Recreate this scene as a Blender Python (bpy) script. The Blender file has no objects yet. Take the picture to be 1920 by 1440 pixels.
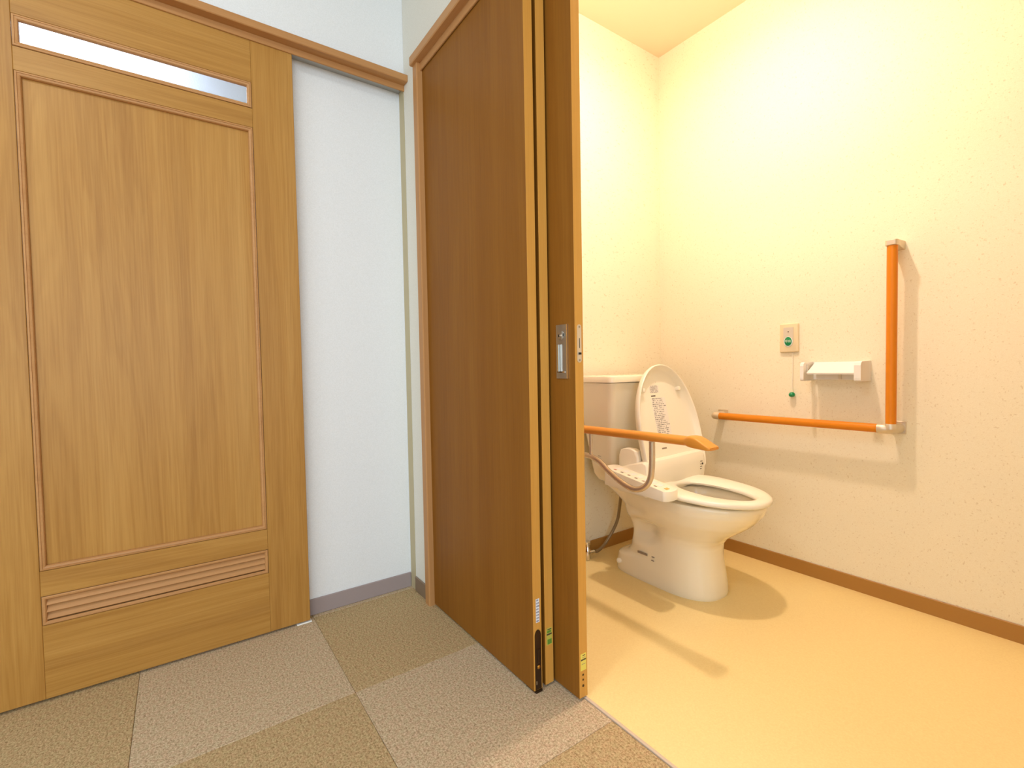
import bpy, bmesh, math, random
from mathutils import Vector, Matrix
random.seed(7)
scene = bpy.context.scene
C = scene.collection
PI = math.pi

# ------------------------------------------------------------------ camera
cam_d = bpy.data.cameras.new('camera')
cam = bpy.data.objects.new('camera', cam_d)
C.objects.link(cam)
cam_d.sensor_width = 36.0
cam_d.lens = 892.615 / 1920 * 36.0
cam_d.clip_start = 0.02
R_ = Vector((0.81728399, -0.57595076, -0.01809978))
U_ = Vector((0.03441411, 0.01743169, 0.99925563))
F_ = Vector((0.57520653, 0.81729851, -0.03406747))
m = Matrix(((R_.x, U_.x, -F_.x, 0), (R_.y, U_.y, -F_.y, 0), (R_.z, U_.z, -F_.z, 0.8994), (0, 0, 0, 1)))
cam.matrix_world = m
scene.camera = cam

# ------------------------------------------------------------------ world, daylight, exposure
scene.view_settings.view_transform = 'Standard'
scene.view_settings.look = 'None'
scene.view_settings.exposure = 0.0
scene.view_settings.gamma = 1.0
scene.view_settings.use_curve_mapping = False
w = bpy.data.worlds.new('world')
scene.world = w
w.use_nodes = True
w.node_tree.nodes['Background'].inputs[0].default_value = (0.72, 0.84, 1.0, 1)
w.node_tree.nodes['Background'].inputs[1].default_value = 1.2


def area_light(name, loc, rot, sx, sy, energy, col, shape='RECTANGLE'):
    d = bpy.data.lights.new(name, 'AREA')
    d.shape = shape
    d.size = sx
    d.size_y = sy
    d.energy = energy
    d.color = col
    o = bpy.data.objects.new(name, d)
    C.objects.link(o)
    o.location = loc
    o.rotation_euler = rot
    return o


# daylight entering by the two windows of the carpeted room, behind the camera
area_light('daylight_window_back', (-0.75, -2.52, 1.35), (math.radians(90), 0, 0), 2.4, 1.7, 72, (0.73, 0.88, 1.0))
area_light('daylight_window_side', (-3.12, -0.7, 1.35), (math.radians(90), 0, math.radians(-90)), 2.0, 1.7, 23, (0.73, 0.88, 1.0))

# ------------------------------------------------------------------ planes of the place (metres)
XA = 0.770      # face of the partition with the toilet doors
XAB = 0.900     # its toilet side
YL = 1.797      # face of the wall above the sliding door
YR = 1.849      # recessed wall beside the sliding door
XW = 2.149      # toilet wall with the rails
YB = 1.647      # toilet wall behind the cistern
ZC = 2.529
XE = 0.875      # edge of the vinyl floor


# ------------------------------------------------------------------ mesh helpers
def link(o, parent=None):
    C.objects.link(o)
    if parent is not None:
        o.parent = parent
    return o


def world_loc(o):
    v = Vector((0, 0, 0))
    while o is not None:
        v += o.location
        o = o.parent
    return v


def obj(name, bm, mat, parent=None, smooth=False, origin=None, label=None, auto=None):
    """bm is in world coordinates; the object sits at its parent (or at origin)."""
    me = bpy.data.meshes.new(name)
    o = bpy.data.objects.new(name, me)
    base = world_loc(parent) if parent is not None else Vector((0, 0, 0))
    loc = Vector((0, 0, 0))
    if origin is not None:
        loc = Vector(origin) - base
    bmesh.ops.translate(bm, verts=bm.verts, vec=-(base + loc))
    bmesh.ops.recalc_face_normals(bm, faces=bm.faces)
    bm.to_mesh(me)
    bm.free()
    if isinstance(mat, (list, tuple)):
        for k in mat:
            me.materials.append(k)
    else:
        me.materials.append(mat)
    o.location = loc
    link(o, parent)
    if smooth:
        for p in me.polygons:
            p.use_smooth = True
        ang = math.radians(auto if auto else 40)
        # sharp edges by angle so that flat faces stay flat
        bm2 = bmesh.new()
        bm2.from_mesh(me)
        for e in bm2.edges:
            if len(e.link_faces) == 2 and e.calc_face_angle(0) > ang:
                e.smooth = False
        bm2.to_mesh(me)
        bm2.free()
    if label:
        o['label'] = label
    return o


def thing(name, label, cat, loc, group=None):
    o = bpy.data.objects.new(name, None)
    o.empty_display_size = 0.05
    o.location = loc
    link(o)
    o['label'] = label
    o['category'] = cat
    if group:
        o['group'] = group
    return o


def struct_empty(name, loc, label=None):
    o = bpy.data.objects.new(name, None)
    o.empty_display_size = 0.05
    o.location = loc
    link(o)
    o['kind'] = 'structure'
    if label:
        o['label'] = label
    return o


def struct(o, label=None):
    o['kind'] = 'structure'
    if label:
        o['label'] = label
    return o


def tag(o, label, cat, group=None):
    o['label'] = label
    o['category'] = cat
    if group:
        o['group'] = group
    return o


def box(bm, x0, x1, y0, y1, z0, z1, bev=0.0, seg=2):
    r = bmesh.ops.create_cube(bm, size=1.0)
    vs = r['verts']
    for v in vs:
        v.co = Vector(((x0 + x1) / 2 + v.co.x * (x1 - x0), (y0 + y1) / 2 + v.co.y * (y1 - y0), (z0 + z1) / 2 + v.co.z * (z1 - z0)))
    if bev > 0:
        es = set()
        for v in vs:
            es.update(v.link_edges)
        bmesh.ops.bevel(bm, geom=list(es), offset=bev, segments=seg, affect='EDGES', profile=0.5, clamp_overlap=True)
    return bm


def bxo(x0, x1, y0, y1, z0, z1, bev=0.0, seg=2):
    return box(bmesh.new(), x0, x1, y0, y1, z0, z1, bev, seg)


def loft(bm, rings, cap0=True, cap1=True, closed=True):
    """rings: lists of points with the same count."""
    vr = [[bm.verts.new(p) for p in r] for r in rings]
    n = len(rings[0])
    for a, b in zip(vr[:-1], vr[1:]):
        for i in range(n if closed else n - 1):
            j = (i + 1) % n
            bm.faces.new((a[i], a[j], b[j], b[i]))
    if cap0:
        bm.faces.new(vr[0][::-1])
    if cap1:
        bm.faces.new(vr[-1])
    return vr


def tube(bm, pts, r, n=14, cap=True):
    """pts: list of Vectors; r: radius or list."""
    pts = [Vector(p) for p in pts]
    rings = []
    t0 = (pts[1] - pts[0]).normalized()
    ref = Vector((0, 0, 1)) if abs(t0.z) < 0.9 else Vector((1, 0, 0))
    nrm = (ref - t0 * ref.dot(t0)).normalized()
    for i, p in enumerate(pts):
        if i == 0:
            t = t0
        elif i == len(pts) - 1:
            t = (pts[i] - pts[i - 1]).normalized()
        else:
            t = ((pts[i] - pts[i - 1]).normalized() + (pts[i + 1] - pts[i]).normalized()).normalized()
        nrm = (nrm - t * nrm.dot(t)).normalized()
        b = t.cross(nrm)
        rr = r[i] if isinstance(r, (list, tuple)) else r
        rings.append([p + (nrm * math.cos(a) + b * math.sin(a)) * rr for a in [2 * PI * k / n for k in range(n)]])
    loft(bm, rings, cap, cap)
    return bm


def catmull(pts, sub=8):
    pts = [Vector(p) for p in pts]
    P = [pts[0] * 2 - pts[1]] + pts + [pts[-1] * 2 - pts[-2]]
    out = []
    for i in range(1, len(P) - 2):
        for k in range(sub):
            t = k / sub
            a, b, c, d = P[i - 1], P[i], P[i + 1], P[i + 2]
            out.append(0.5 * ((2 * b) + (c - a) * t + (2 * a - 5 * b + 4 * c - d) * t * t + (3 * b - a - 3 * c + d) * t ** 3))
    out.append(pts[-1])
    return out


def lathe(bm, prof, center, axis='z', n=24):
    """prof: list of (radius, height along the axis)."""
    c = Vector(center)
    ax = {'x': (Vector((0, 1, 0)), Vector((0, 0, 1)), Vector((1, 0, 0))),
          'y': (Vector((1, 0, 0)), Vector((0, 0, 1)), Vector((0, 1, 0))),
          'z': (Vector((1, 0, 0)), Vector((0, 1, 0)), Vector((0, 0, 1)))}[axis]
    rings = []
    for r, h in prof:
        rings.append([c + ax[2] * h + (ax[0] * math.cos(2 * PI * k / n) + ax[1] * math.sin(2 * PI * k / n)) * max(r, 1e-5) for k in range(n)])
    loft(bm, rings)
    return bm


def superell(yf, yc, yb, hw, nf, nb, n=64, xc=0.0, z=0.0):
    pts = []
    for k in range(n):
        a = 2 * PI * k / n
        c, s = math.cos(a), math.sin(a)
        e = nf if s < 0 else nb
        x = hw * math.copysign(abs(c) ** (2 / e), c)
        b = (yc - yf) if s < 0 else (yb - yc)
        y = yc + b * math.copysign(abs(s) ** (2 / e), s)
        pts.append(Vector((xc + x, y, z)))
    return pts


def rrect(x0, x1, y0, y1, r, z, n=6):
    pts = []
    for cx, cy, a0 in ((x1 - r, y1 - r, 0), (x0 + r, y1 - r, PI / 2), (x0 + r, y0 + r, PI), (x1 - r, y0 + r, 1.5 * PI)):
        for k in range(n + 1):
            a = a0 + PI / 2 * k / n
            pts.append(Vector((cx + r * math.cos(a), cy + r * math.sin(a), z)))
    return pts


# ------------------------------------------------------------------ materials
def srgb(r, g, b):
    f = lambda c: (c / 255 / 12.92) if c / 255 <= 0.04045 else ((c / 255 + 0.055) / 1.055) ** 2.4
    return (f(r), f(g), f(b), 1)


def newmat(name, col, rough=0.5, metal=0.0, spec=0.5, coat=0.0):
    mt = bpy.data.materials.new(name)
    mt.use_nodes = True
    b = mt.node_tree.nodes['Principled BSDF']
    b.inputs['Base Color'].default_value = col
    b.inputs['Roughness'].default_value = rough
    b.inputs['Metallic'].default_value = metal
    b.inputs['Specular IOR Level'].default_value = spec
    b.inputs['Coat Weight'].default_value = coat
    return mt


class NT:
    def __init__(s, mt):
        s.t = mt.node_tree
        s.bsdf = s.t.nodes['Principled BSDF']
        s.tc = s.t.nodes.new('ShaderNodeTexCoord')

    def n(s, typ, **k):
        nd = s.t.nodes.new(typ)
        for a, v in k.items():
            setattr(nd, a, v)
        return nd

    def l(s, a, b):
        s.t.links.new(a, b)

    def mapping(s, scale, loc=(0, 0, 0), rot=(0, 0, 0), src=None):
        mp = s.n('ShaderNodeMapping')
        mp.inputs['Scale'].default_value = scale
        mp.inputs['Location'].default_value = loc
        mp.inputs['Rotation'].default_value = rot
        s.l(src if src else s.tc.outputs['Object'], mp.inputs['Vector'])
        return mp.outputs['Vector']

    def noise(s, vec, scale, detail=3, rough=0.5, dist=0.0):
        nz = s.n('ShaderNodeTexNoise')
        nz.inputs['Scale'].default_value = scale
        nz.inputs['Detail'].default_value = detail
        nz.inputs['Roughness'].default_value = rough
        nz.inputs['Distortion'].default_value = dist
        s.l(vec, nz.inputs['Vector'])
        return nz.outputs['Fac']

    def ramp(s, fac, stops, interp='LINEAR'):
        r = s.n('ShaderNodeValToRGB')
        r.color_ramp.interpolation = interp
        els = r.color_ramp.elements
        while len(els) < len(stops):
            els.new(0.5)
        for e, (p, c) in zip(els, stops):
            e.position = p
            e.color = c
        s.l(fac, r.inputs['Fac'])
        return r.outputs['Color']

    def mix(s, fac, a, b, mode='MIX'):
        mx = s.n('ShaderNodeMix', data_type='RGBA', blend_type=mode)
        if isinstance(fac, (int, float)):
            mx.inputs[0].default_value = fac
        else:
            s.l(fac, mx.inputs[0])
        for i, v in ((6, a), (7, b)):
            if isinstance(v, tuple):
                mx.inputs[i].default_value = v
            else:
                s.l(v, mx.inputs[i])
        return mx.outputs[2]

    def math(s, op, a, b=None):
        md = s.n('ShaderNodeMath', operation=op)
        for i, v in ((0, a), (1, b)):
            if v is None:
                continue
            if isinstance(v, (int, float)):
                md.inputs[i].default_value = v
            else:
                s.l(v, md.inputs[i])
        return md.outputs[0]

    def bump(s, h, strength, dist=0.002):
        b = s.n('ShaderNodeBump')
        b.inputs['Strength'].default_value = strength
        b.inputs['Distance'].default_value = dist
        s.l(h, b.inputs['Height'])
        s.l(b.outputs['Normal'], s.bsdf.inputs['Normal'])


def wood(name, dark, mid, light, axis='z', rough=0.42, offs=(0, 0, 0), figure=1.0, spec=0.25):
    mt = newmat(name, mid, rough, spec=spec)
    t = NT(mt)
    L, S, T = 0.38, 7.0, 7.0      # along the grain, across
    sc = {'z': (S, T, L), 'x': (L, T, S), 'y': (S, L, T)}[axis]
    v = t.mapping(sc, offs)
    broad = t.noise(v, 1.0, 4, 0.55, 0.9)                  # cathedral figure
    sc2 = {'z': (70, 70, 0.9), 'x': (0.9, 70, 70), 'y': (70, 0.9, 70)}[axis]
    lines = t.noise(t.mapping(sc2, offs), 1.0, 3, 0.6, 0.5)   # growth lines
    sc3 = {'z': (260, 260, 6), 'x': (6, 260, 260), 'y': (260, 6, 260)}[axis]
    pores = t.noise(t.mapping(sc3, offs), 1.0, 2, 0.5, 0.0)
    # rings: sine of the broad figure gives curved growth lines
    rings = t.math('SINE', t.math('MULTIPLY', broad, 95.0 * figure))
    rings = t.math('MULTIPLY', t.math('ADD', rings, 1.0), 0.5)
    col = t.ramp(broad, [(0.22, dark), (0.5, mid), (0.80, light)])
    col = t.mix(0.15, col, t.ramp(rings, [(0.0, dark), (1.0, light)]))
    col = t.mix(0.18, col, t.ramp(lines, [(0.30, dark), (0.65, light)]))
    col = t.mix(0.16, col, t.ramp(pores, [(0.34, dark), (0.62, light)]), 'MIX')
    t.l(col, t.bsdf.inputs['Base Color'])
    t.bump(pores, 0.08, 0.001)
    return mt


M = {}
wd, wm, wl = srgb(146, 96, 38), srgb(179, 128, 58), srgb(195, 147, 78)
M['wood_v'] = wood('oak_veneer_upright', wd, wm, wl, 'z')
M['wood_v2'] = wood('oak_veneer_upright_stile', wd, wm, wl, 'z', offs=(3.3, 1.2, 0.4))
M['wood_h'] = wood('oak_veneer_crosswise', wd, srgb(176, 126, 56), wl, 'x', offs=(0.7, 2, 5), figure=0.6)
dd, dm, dl = srgb(120, 72, 17), srgb(138, 86, 25), srgb(150, 99, 34)
M['wood_door'] = wood('walnut_tone_door_veneer', dd, dm, dl, 'z', rough=0.5, offs=(1, 4, 2), figure=0.5, spec=0.18)
M['wood_edge'] = wood('door_edge_band', srgb(190, 130, 52), srgb(205, 148, 66), srgb(214, 160, 80), 'z', figure=0.2)
M['trim'] = wood('casing_brown', srgb(172, 120, 70), srgb(186, 134, 82), srgb(196, 146, 94), 'z', figure=0.15, rough=0.45)
M['trim_h'] = wood('casing_brown_crosswise', srgb(172, 120, 70), srgb(186, 134, 82), srgb(196, 146, 94), 'x', figure=0.15, rough=0.45)
M['trim_y'] = wood('casing_brown_lengthwise', srgb(172, 120, 70), srgb(186, 134, 82), srgb(196, 146, 94), 'y', figure=0.15, rough=0.45)
M['rail_wood'] = wood('orange_rail_wood', srgb(212, 118, 16), srgb(224, 133, 25), srgb(232, 146, 38), 'z', rough=0.38, figure=0.2)
M['rail_wood_y'] = wood('orange_rail_wood_lengthwise', srgb(212, 118, 16), srgb(224, 133, 25), srgb(232, 146, 38), 'y', rough=0.38, figure=0.2)
M['arm_wood'] = wood('pale_arm_wood', srgb(214, 134, 44), srgb(226, 150, 58), srgb(234, 164, 74), 'y', rough=0.35, figure=0.2)

M['ceramic'] = newmat('white_ceramic', srgb(251, 239, 210), 0.16, coat=0.3)
M['plastic'] = newmat('ivory_plastic', srgb(252, 243, 220), 0.28)
M['plastic_matt'] = newmat('white_matt_plastic', srgb(244, 240, 232), 0.5)
M['cream_plastic'] = newmat('cream_plastic_plate', srgb(236, 218, 178), 0.4)
M['grey_plate'] = newmat('grey_plate', srgb(214, 204, 186), 0.45)
M['satin'] = newmat('satin_nickel', srgb(222, 208, 184), 0.42, 0.55)
M['steel'] = newmat('brushed_steel', srgb(176, 172, 164), 0.33, 0.9)
M['chrome'] = newmat('chrome', srgb(220, 216, 210), 0.12, 1.0)
M['tube'] = newmat('satin_steel_tube', srgb(218, 200, 172), 0.22, 0.6)
M['dark_metal'] = newmat('dark_bronze_metal', srgb(74, 56, 40), 0.35, 0.8)
M['brass'] = newmat('brass', srgb(214, 168, 88), 0.25, 1.0)
M['black'] = newmat('black_gap', srgb(24, 20, 16), 0.6)
M['green'] = newmat('green_plastic', srgb(16, 140, 84), 0.3)
M['white_ink'] = newmat('white_lettering', srgb(238, 244, 236), 0.5)
M['dark_ink'] = newmat('dark_ink', srgb(70, 58, 46), 0.6)
M['grey_ink'] = newmat('grey_ink', srgb(150, 132, 112), 0.6)
M['red_ink'] = newmat('dull_red_ink', srgb(180, 96, 88), 0.6)
M['amber'] = newmat('amber_button', srgb(226, 190, 96), 0.4)
M['hose'] = newmat('braided_hose', srgb(150, 130, 98), 0.4, 0.5)
M['cord'] = newmat('white_cord', srgb(240, 232, 214), 0.6)
M['paper'] = newmat('white_sticker', srgb(226, 226, 232), 0.5)
M['yellow'] = newmat('yellow_sticker', srgb(224, 206, 90), 0.5)
M['lime'] = newmat('green_yellow_sticker', srgb(186, 178, 74), 0.5)
M['green_ink'] = newmat('green_ink', srgb(96, 138, 48), 0.6)
M['water'] = newmat('water', srgb(225, 225, 215), 0.05)

# white wallpaper of the carpeted room
mt = newmat('white_wallpaper', srgb(232, 232, 230), 0.75, spec=0.2)
t = NT(mt)
nz = t.noise(t.mapping((1, 1, 1)), 260, 3)
t.l(t.ramp(nz, [(0.3, srgb(228, 228, 226)), (0.7, srgb(236, 236, 235))]), t.bsdf.inputs['Base Color'])
t.bump(nz, 0.15, 0.001)
M['wall'] = mt

mt = newmat('beige_wallpaper', srgb(222, 214, 198), 0.75, spec=0.2)
t = NT(mt)
nz = t.noise(t.mapping((1, 1, 1)), 260, 3)
t.l(t.ramp(nz, [(0.3, srgb(224, 219, 206)), (0.7, srgb(232, 228, 216))]), t.bsdf.inputs['Base Color'])
t.bump(nz, 0.15, 0.001)
M['wall_beige'] = mt

# flecked cream wallpaper of the toilet
mt = newmat('flecked_cream_wallpaper', srgb(240, 226, 200), 0.7, spec=0.25)
t = NT(mt)
v = t.mapping((1, 1.0, 1.0), rot=(0.6, 0.2, 0))
f1 = t.noise(t.mapping((60, 150, 95), rot=(0.7, 0, 0)), 1.0, 2, 0.5, 0.4)
f2 = t.noise(t.mapping((60, 95, 160), rot=(-0.5, 0, 0), loc=(3, 1, 4)), 1.0, 2, 0.5, 0.4)
fl = t.math('MAXIMUM', t.ramp(f1, [(0.64, (0, 0, 0, 1)), (0.72, (1, 1, 1, 1))]), t.ramp(f2, [(0.65, (0, 0, 0, 1)), (0.73, (1, 1, 1, 1))]))
grain = t.noise(t.mapping((1, 1, 1)), 320, 3)
base = t.ramp(grain, [(0.3, srgb(246, 234, 203)), (0.7, srgb(250, 240, 212))])
t.l(t.mix(t.math('MULTIPLY', fl, 0.5), base, srgb(216, 194, 150)), t.bsdf.inputs['Base Color'])
t.bump(t.math('ADD', t.math('MULTIPLY', fl, 0.7), grain), 0.22, 0.001)
M['wall_toilet'] = mt

mt = newmat('toilet_ceiling_paper', srgb(250, 240, 212), 0.8, spec=0.15)
M['ceil_toilet'] = mt
M['ceil'] = newmat('white_ceiling_paper', srgb(235, 234, 230), 0.8, spec=0.2)

# vinyl sheet of the toilet
mt = newmat('beige_vinyl_sheet', srgb(226, 204, 166), 0.42, spec=0.45)
t = NT(mt)
nz = t.noise(t.mapping((1, 1, 1)), 210, 4, 0.65)
t.l(t.ramp(nz, [(0.3, srgb(241, 213, 146)), (0.55, srgb(246, 220, 153)), (0.75, srgb(248, 225, 161))]), t.bsdf.inputs['Base Color'])
t.bump(nz, 0.05, 0.001)
M['vinyl'] = mt
M['edge_strip'] = newmat('pinkish_edge_strip', srgb(214, 190, 166), 0.4)

M['base_grey'] = newmat('mauve_grey_vinyl_base', srgb(158, 142, 138), 0.5)
M['base_brown'] = newmat('brown_grey_vinyl_base', srgb(132, 110, 88), 0.5)
M['base_toilet'] = newmat('brown_vinyl_base', srgb(172, 124, 56), 0.45)


def carpet(name, c0, c1, c2, rot):
    mt = newmat(name, c1, 0.95, spec=0.05)
    t = NT(mt)
    v = t.mapping((1, 1, 1), rot=(0, 0, rot), src=t.tc.outputs['Object'])
    fine = t.noise(v, 430, 2, 0.6)
    mid = t.noise(v, 190, 3, 0.7)
    streak = t.noise(t.mapping((260, 60, 60), rot=(0, 0, rot)), 1.0, 2)
    s = t.math('ADD', t.math('MULTIPLY', fine, 0.30), t.math('ADD', t.math('MULTIPLY', mid, 0.55), t.math('MULTIPLY', streak, 0.15)))
    hue = t.ramp(t.noise(v, 70, 2), [(0.35, (1.0, 0.94, 0.92, 1)), (0.65, (0.96, 1.0, 0.95, 1))])
    t.l(t.mix(1.0, t.ramp(s, [(0.39, c0), (0.5, c1), (0.61, c2)]), hue, 'MULTIPLY'), t.bsdf.inputs['Base Color'])
    t.bump(s, 0.6, 0.004)
    return mt


M['carpet_a'] = carpet('carpet_light', srgb(150, 127, 98), srgb(199, 175, 144), srgb(226, 206, 178), 0.0)
M['carpet_b'] = carpet('carpet_dark', srgb(142, 116, 80), srgb(188, 161, 120), srgb(214, 190, 150), PI / 2)
M['slab'] = newmat('dark_underlay', srgb(96, 82, 64), 0.9)


def printmat(name, paper, ink, nlines, ncol, thr, uaxis, vaxis, head=None):
    """A sheet with rows of small illegible print (generated coordinates run over the sheet)."""
    mt = newmat(name, paper, 0.5)
    t = NT(mt)
    sep = t.n('ShaderNodeSeparateXYZ')
    t.l(t.tc.outputs['Generated'], sep.inputs[0])
    u, v = sep.outputs[uaxis], sep.outputs[vaxis]
    row = t.math('FLOOR', t.math('MULTIPLY', v, nlines))
    fr = t.math('FRACT', t.math('MULTIPLY', v, nlines))
    inrow = t.math('MULTIPLY', t.math('GREATER_THAN', fr, 0.25), t.math('LESS_THAN', fr, 0.80))
    cb = t.n('ShaderNodeCombineXYZ')
    t.l(t.math('MULTIPLY', u, ncol), cb.inputs[0])
    t.l(t.math('MULTIPLY', row, 7.31), cb.inputs[1])
    nz = t.noise(cb.outputs[0], 1.0, 3, 0.7)
    dash = t.math('GREATER_THAN', nz, thr)
    # ragged line length
    cb2 = t.n('ShaderNodeCombineXYZ')
    t.l(t.math('MULTIPLY', row, 3.7), cb2.inputs[0])
    ln = t.math('ADD', t.math('MULTIPLY', t.noise(cb2.outputs[0], 1.0, 1), 1.1), 0.25)
    inl = t.math('MULTIPLY', t.math('LESS_THAN', u, ln), t.math('GREATER_THAN', u, 0.04))
    k = t.math('MULTIPLY', t.math('MULTIPLY', inrow, dash), inl)
    t.l(t.mix(t.math('MULTIPLY', k, 0.85), paper, ink), t.bsdf.inputs['Base Color'])
    return mt


M['print_lid'] = printmat('printed_notice', srgb(246, 238, 226), srgb(70, 56, 44), 20, 26, 0.50, 0, 2)
M['print_small'] = printmat('printed_small_notice', srgb(240, 232, 220), srgb(88, 74, 62), 7, 16, 0.46, 0, 2)
M['print_side'] = printmat('printed_side_mark', srgb(240, 232, 222), srgb(110, 92, 76), 3, 10, 0.42, 1, 2)
M['print_white'] = printmat('printed_white_sticker', srgb(222, 224, 232), srgb(120, 122, 140), 8, 8, 0.42, 0, 2)

# frosted glass
mt = newmat('frosted_glass', (0.92, 0.95, 1.0, 1), 0.55)
b = mt.node_tree.nodes['Principled BSDF']
b.inputs['Transmission Weight'].default_value = 1.0
b.inputs['IOR'].default_value = 1.3
t = NT(mt)
nz = t.noise(t.mapping((1, 1, 1)), 240, 2)
t.bump(nz, 0.35, 0.002)
M['glass'] = mt

mt = newmat('lamp_glow', (1, 1, 1, 1), 0.5)
b = mt.node_tree.nodes['Principled BSDF']
b.inputs['Emission Color'].default_value = (1.0, 0.80, 0.69, 1)
b.inputs['Emission Strength'].default_value = 205
M['glow'] = mt
mt = newmat('cool_lamp_glow', (1, 1, 1, 1), 0.5)
b = mt.node_tree.nodes['Principled BSDF']
b.inputs['Emission Color'].default_value = (0.88, 0.92, 1.0, 1)
b.inputs['Emission Strength'].default_value = 4
M['glow_cool'] = mt

# ================================================================== THE SETTING
X0, Y0 = -3.2, -2.6       # far corner of the carpeted room behind the camera
CY1 = 3.4                 # far side of the corridor behind the sliding door

# ---- carpeted floor: underlay slab with carpet tiles 50 x 50 cm
fl = struct(obj('floor', bxo(X0, XE, Y0, YR, -0.05, -0.0065), M['slab']), 'checkered beige carpet tile floor of the front room')
tile_me = {}
TX, TY = 0.379, 1.326
ti = 0
for i in range(-8, 2):
    for j in range(-8, 3):
        xa, xb = TX + 0.5 * (i - 1), TX + 0.5 * i
        ya, yb = TY + 0.5 * (j - 1), TY + 0.5 * j
        ca, cb_ = max(xa, X0), min(xb, XE - 0.001)
        da, db = max(ya, Y0), min(yb, YR - 0.001)
        if cb_ - ca < 0.02 or db - da < 0.02:
            continue
        k = (i + j) % 2
        g = 0.00035
        key = (k, round(cb_ - ca, 3), round(db - da, 3))
        if key not in tile_me:
            o = obj('carpet_tile', bxo(ca + g, cb_ - g, da + g, db - g, -0.0065, 0.0, 0.0012, 1), M['carpet_b'] if k == 0 else M['carpet_a'], fl,
                    origin=((ca + cb_) / 2, (da + db) / 2, 0))
            tile_me[key] = o.data
        else:
            o = bpy.data.objects.new('carpet_tile', tile_me[key])
            o.location = ((ca + cb_) / 2, (da + db) / 2, 0)
            link(o, fl)

# ---- vinyl floor of the toilet with its edge strip
ft = struct(obj('floor', bxo(XE + 0.006, XW, -1.05, YB, -0.05, 0.002), M['vinyl']), 'beige vinyl sheet floor of the toilet')
bm = bmesh.new()
box(bm, XE, XE + 0.008, -0.15, 1.64, -0.02, 0.003, 0.0015, 2)
obj('edge_strip', bm, M['edge_strip'], ft)

# ---- wall with the sliding door (Y = YL) and the recess beside it
bm = bmesh.new()
box(bm, X0, 0.770, YL, 1.93, 2.008, 2.5)                 # above the door
box(bm, 0.338, 0.96, YR, 1.93, 0.0, 2.008)                # recessed part
box(bm, X0, -0.452, YL, 1.93, 0.0, 2.008)                 # left of the door
box(bm, 0.83, 0.96, YL, YR, 0.0, 2.5)
box(bm, 0.770, 0.83, YL, YR, 0.0, 2.5)
struct(obj('wall_left', bm, M['wall']), 'white papered wall above and beside the panelled sliding door')

# ---- partition with the toilet doors (X = XA)
bm = bmesh.new()
box(bm, XA, 0.83, 1.676, YL - 0.001, 0.0, 2.5)
box(bm, XA, XAB, -0.15, 1.676, 2.0535, 2.5)
box(bm, XA, XAB, Y0, -0.15, 0.0, 2.5)
struct(obj('wall_right', bm, M['wall_beige']), 'beige papered partition around the toilet doorway')
bm = bmesh.new()
box(bm, X0, XAB, Y0 - 0.1, Y0, 0.0, 0.5)
box(bm, X0, XAB, Y0 - 0.1, Y0, 2.2, 2.5)
box(bm, X0, -1.95, Y0 - 0.1, Y0, 0.5, 2.2)
box(bm, 0.45, XAB, Y0 - 0.1, Y0, 0.5, 2.2)
struct(obj('wall_back', bm, M['wall']), 'white wall behind the viewer with a wide window')
bm = bmesh.new()
box(bm, X0 - 0.1, X0, Y0, 1.93, 0.0, 0.5)
box(bm, X0 - 0.1, X0, Y0, 1.93, 2.2, 2.5)
box(bm, X0 - 0.1, X0, Y0, -1.7, 0.5, 2.2)
box(bm, X0 - 0.1, X0, 0.3, 1.93, 0.5, 2.2)
struct(obj('wall_far_left', bm, M['wall']), 'white side wall with a window')
struct(obj('ceiling', bxo(X0, XAB, Y0, 1.93, 2.5, 2.6), M['ceil']), 'white ceiling of the front room')

# windows behind the viewer
def window(name, x0, x1, y0, y1, z0, z1, label):
    s = struct_empty(name, ((x0 + x1) / 2, (y0 + y1) / 2, z0), label)
    al = M['satin']
    if x1 - x0 > y1 - y0:
        xm = (x0 + x1) / 2
        for a, b_ in ((x0, x0 + 0.04), (xm - 0.02, xm + 0.02), (x1 - 0.04, x1)):
            obj('frame_bar', bxo(a, b_, y0, y1, z0, z1, 0.003, 1), al, s)
        for a, b_ in ((z0, z0 + 0.04), (z1 - 0.04, z1)):
            obj('frame_bar', bxo(x0 + 0.04, x1 - 0.04, y0, y1, a, b_, 0.003, 1), al, s)
    else:
        ym = (y0 + y1) / 2
        for a, b_ in ((y0, y0 + 0.04), (ym - 0.02, ym + 0.02), (y1 - 0.04, y1)):
            obj('frame_bar', bxo(x0, x1, a, b_, z0, z1, 0.003, 1), al, s)
        for a, b_ in ((z0, z0 + 0.04), (z1 - 0.04, z1)):
            obj('frame_bar', bxo(x0, x1, y0 + 0.04, y1 - 0.04, a, b_, 0.003, 1), al, s)
    return s


window('window_1', -1.95, 0.45, Y0 - 0.09, Y0 - 0.04, 0.5, 2.2, 'wide aluminium window behind the viewer')
window('window_2', X0 - 0.09, X0 - 0.04, -1.7, 0.3, 0.5, 2.2, 'aluminium window in the side wall')

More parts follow.
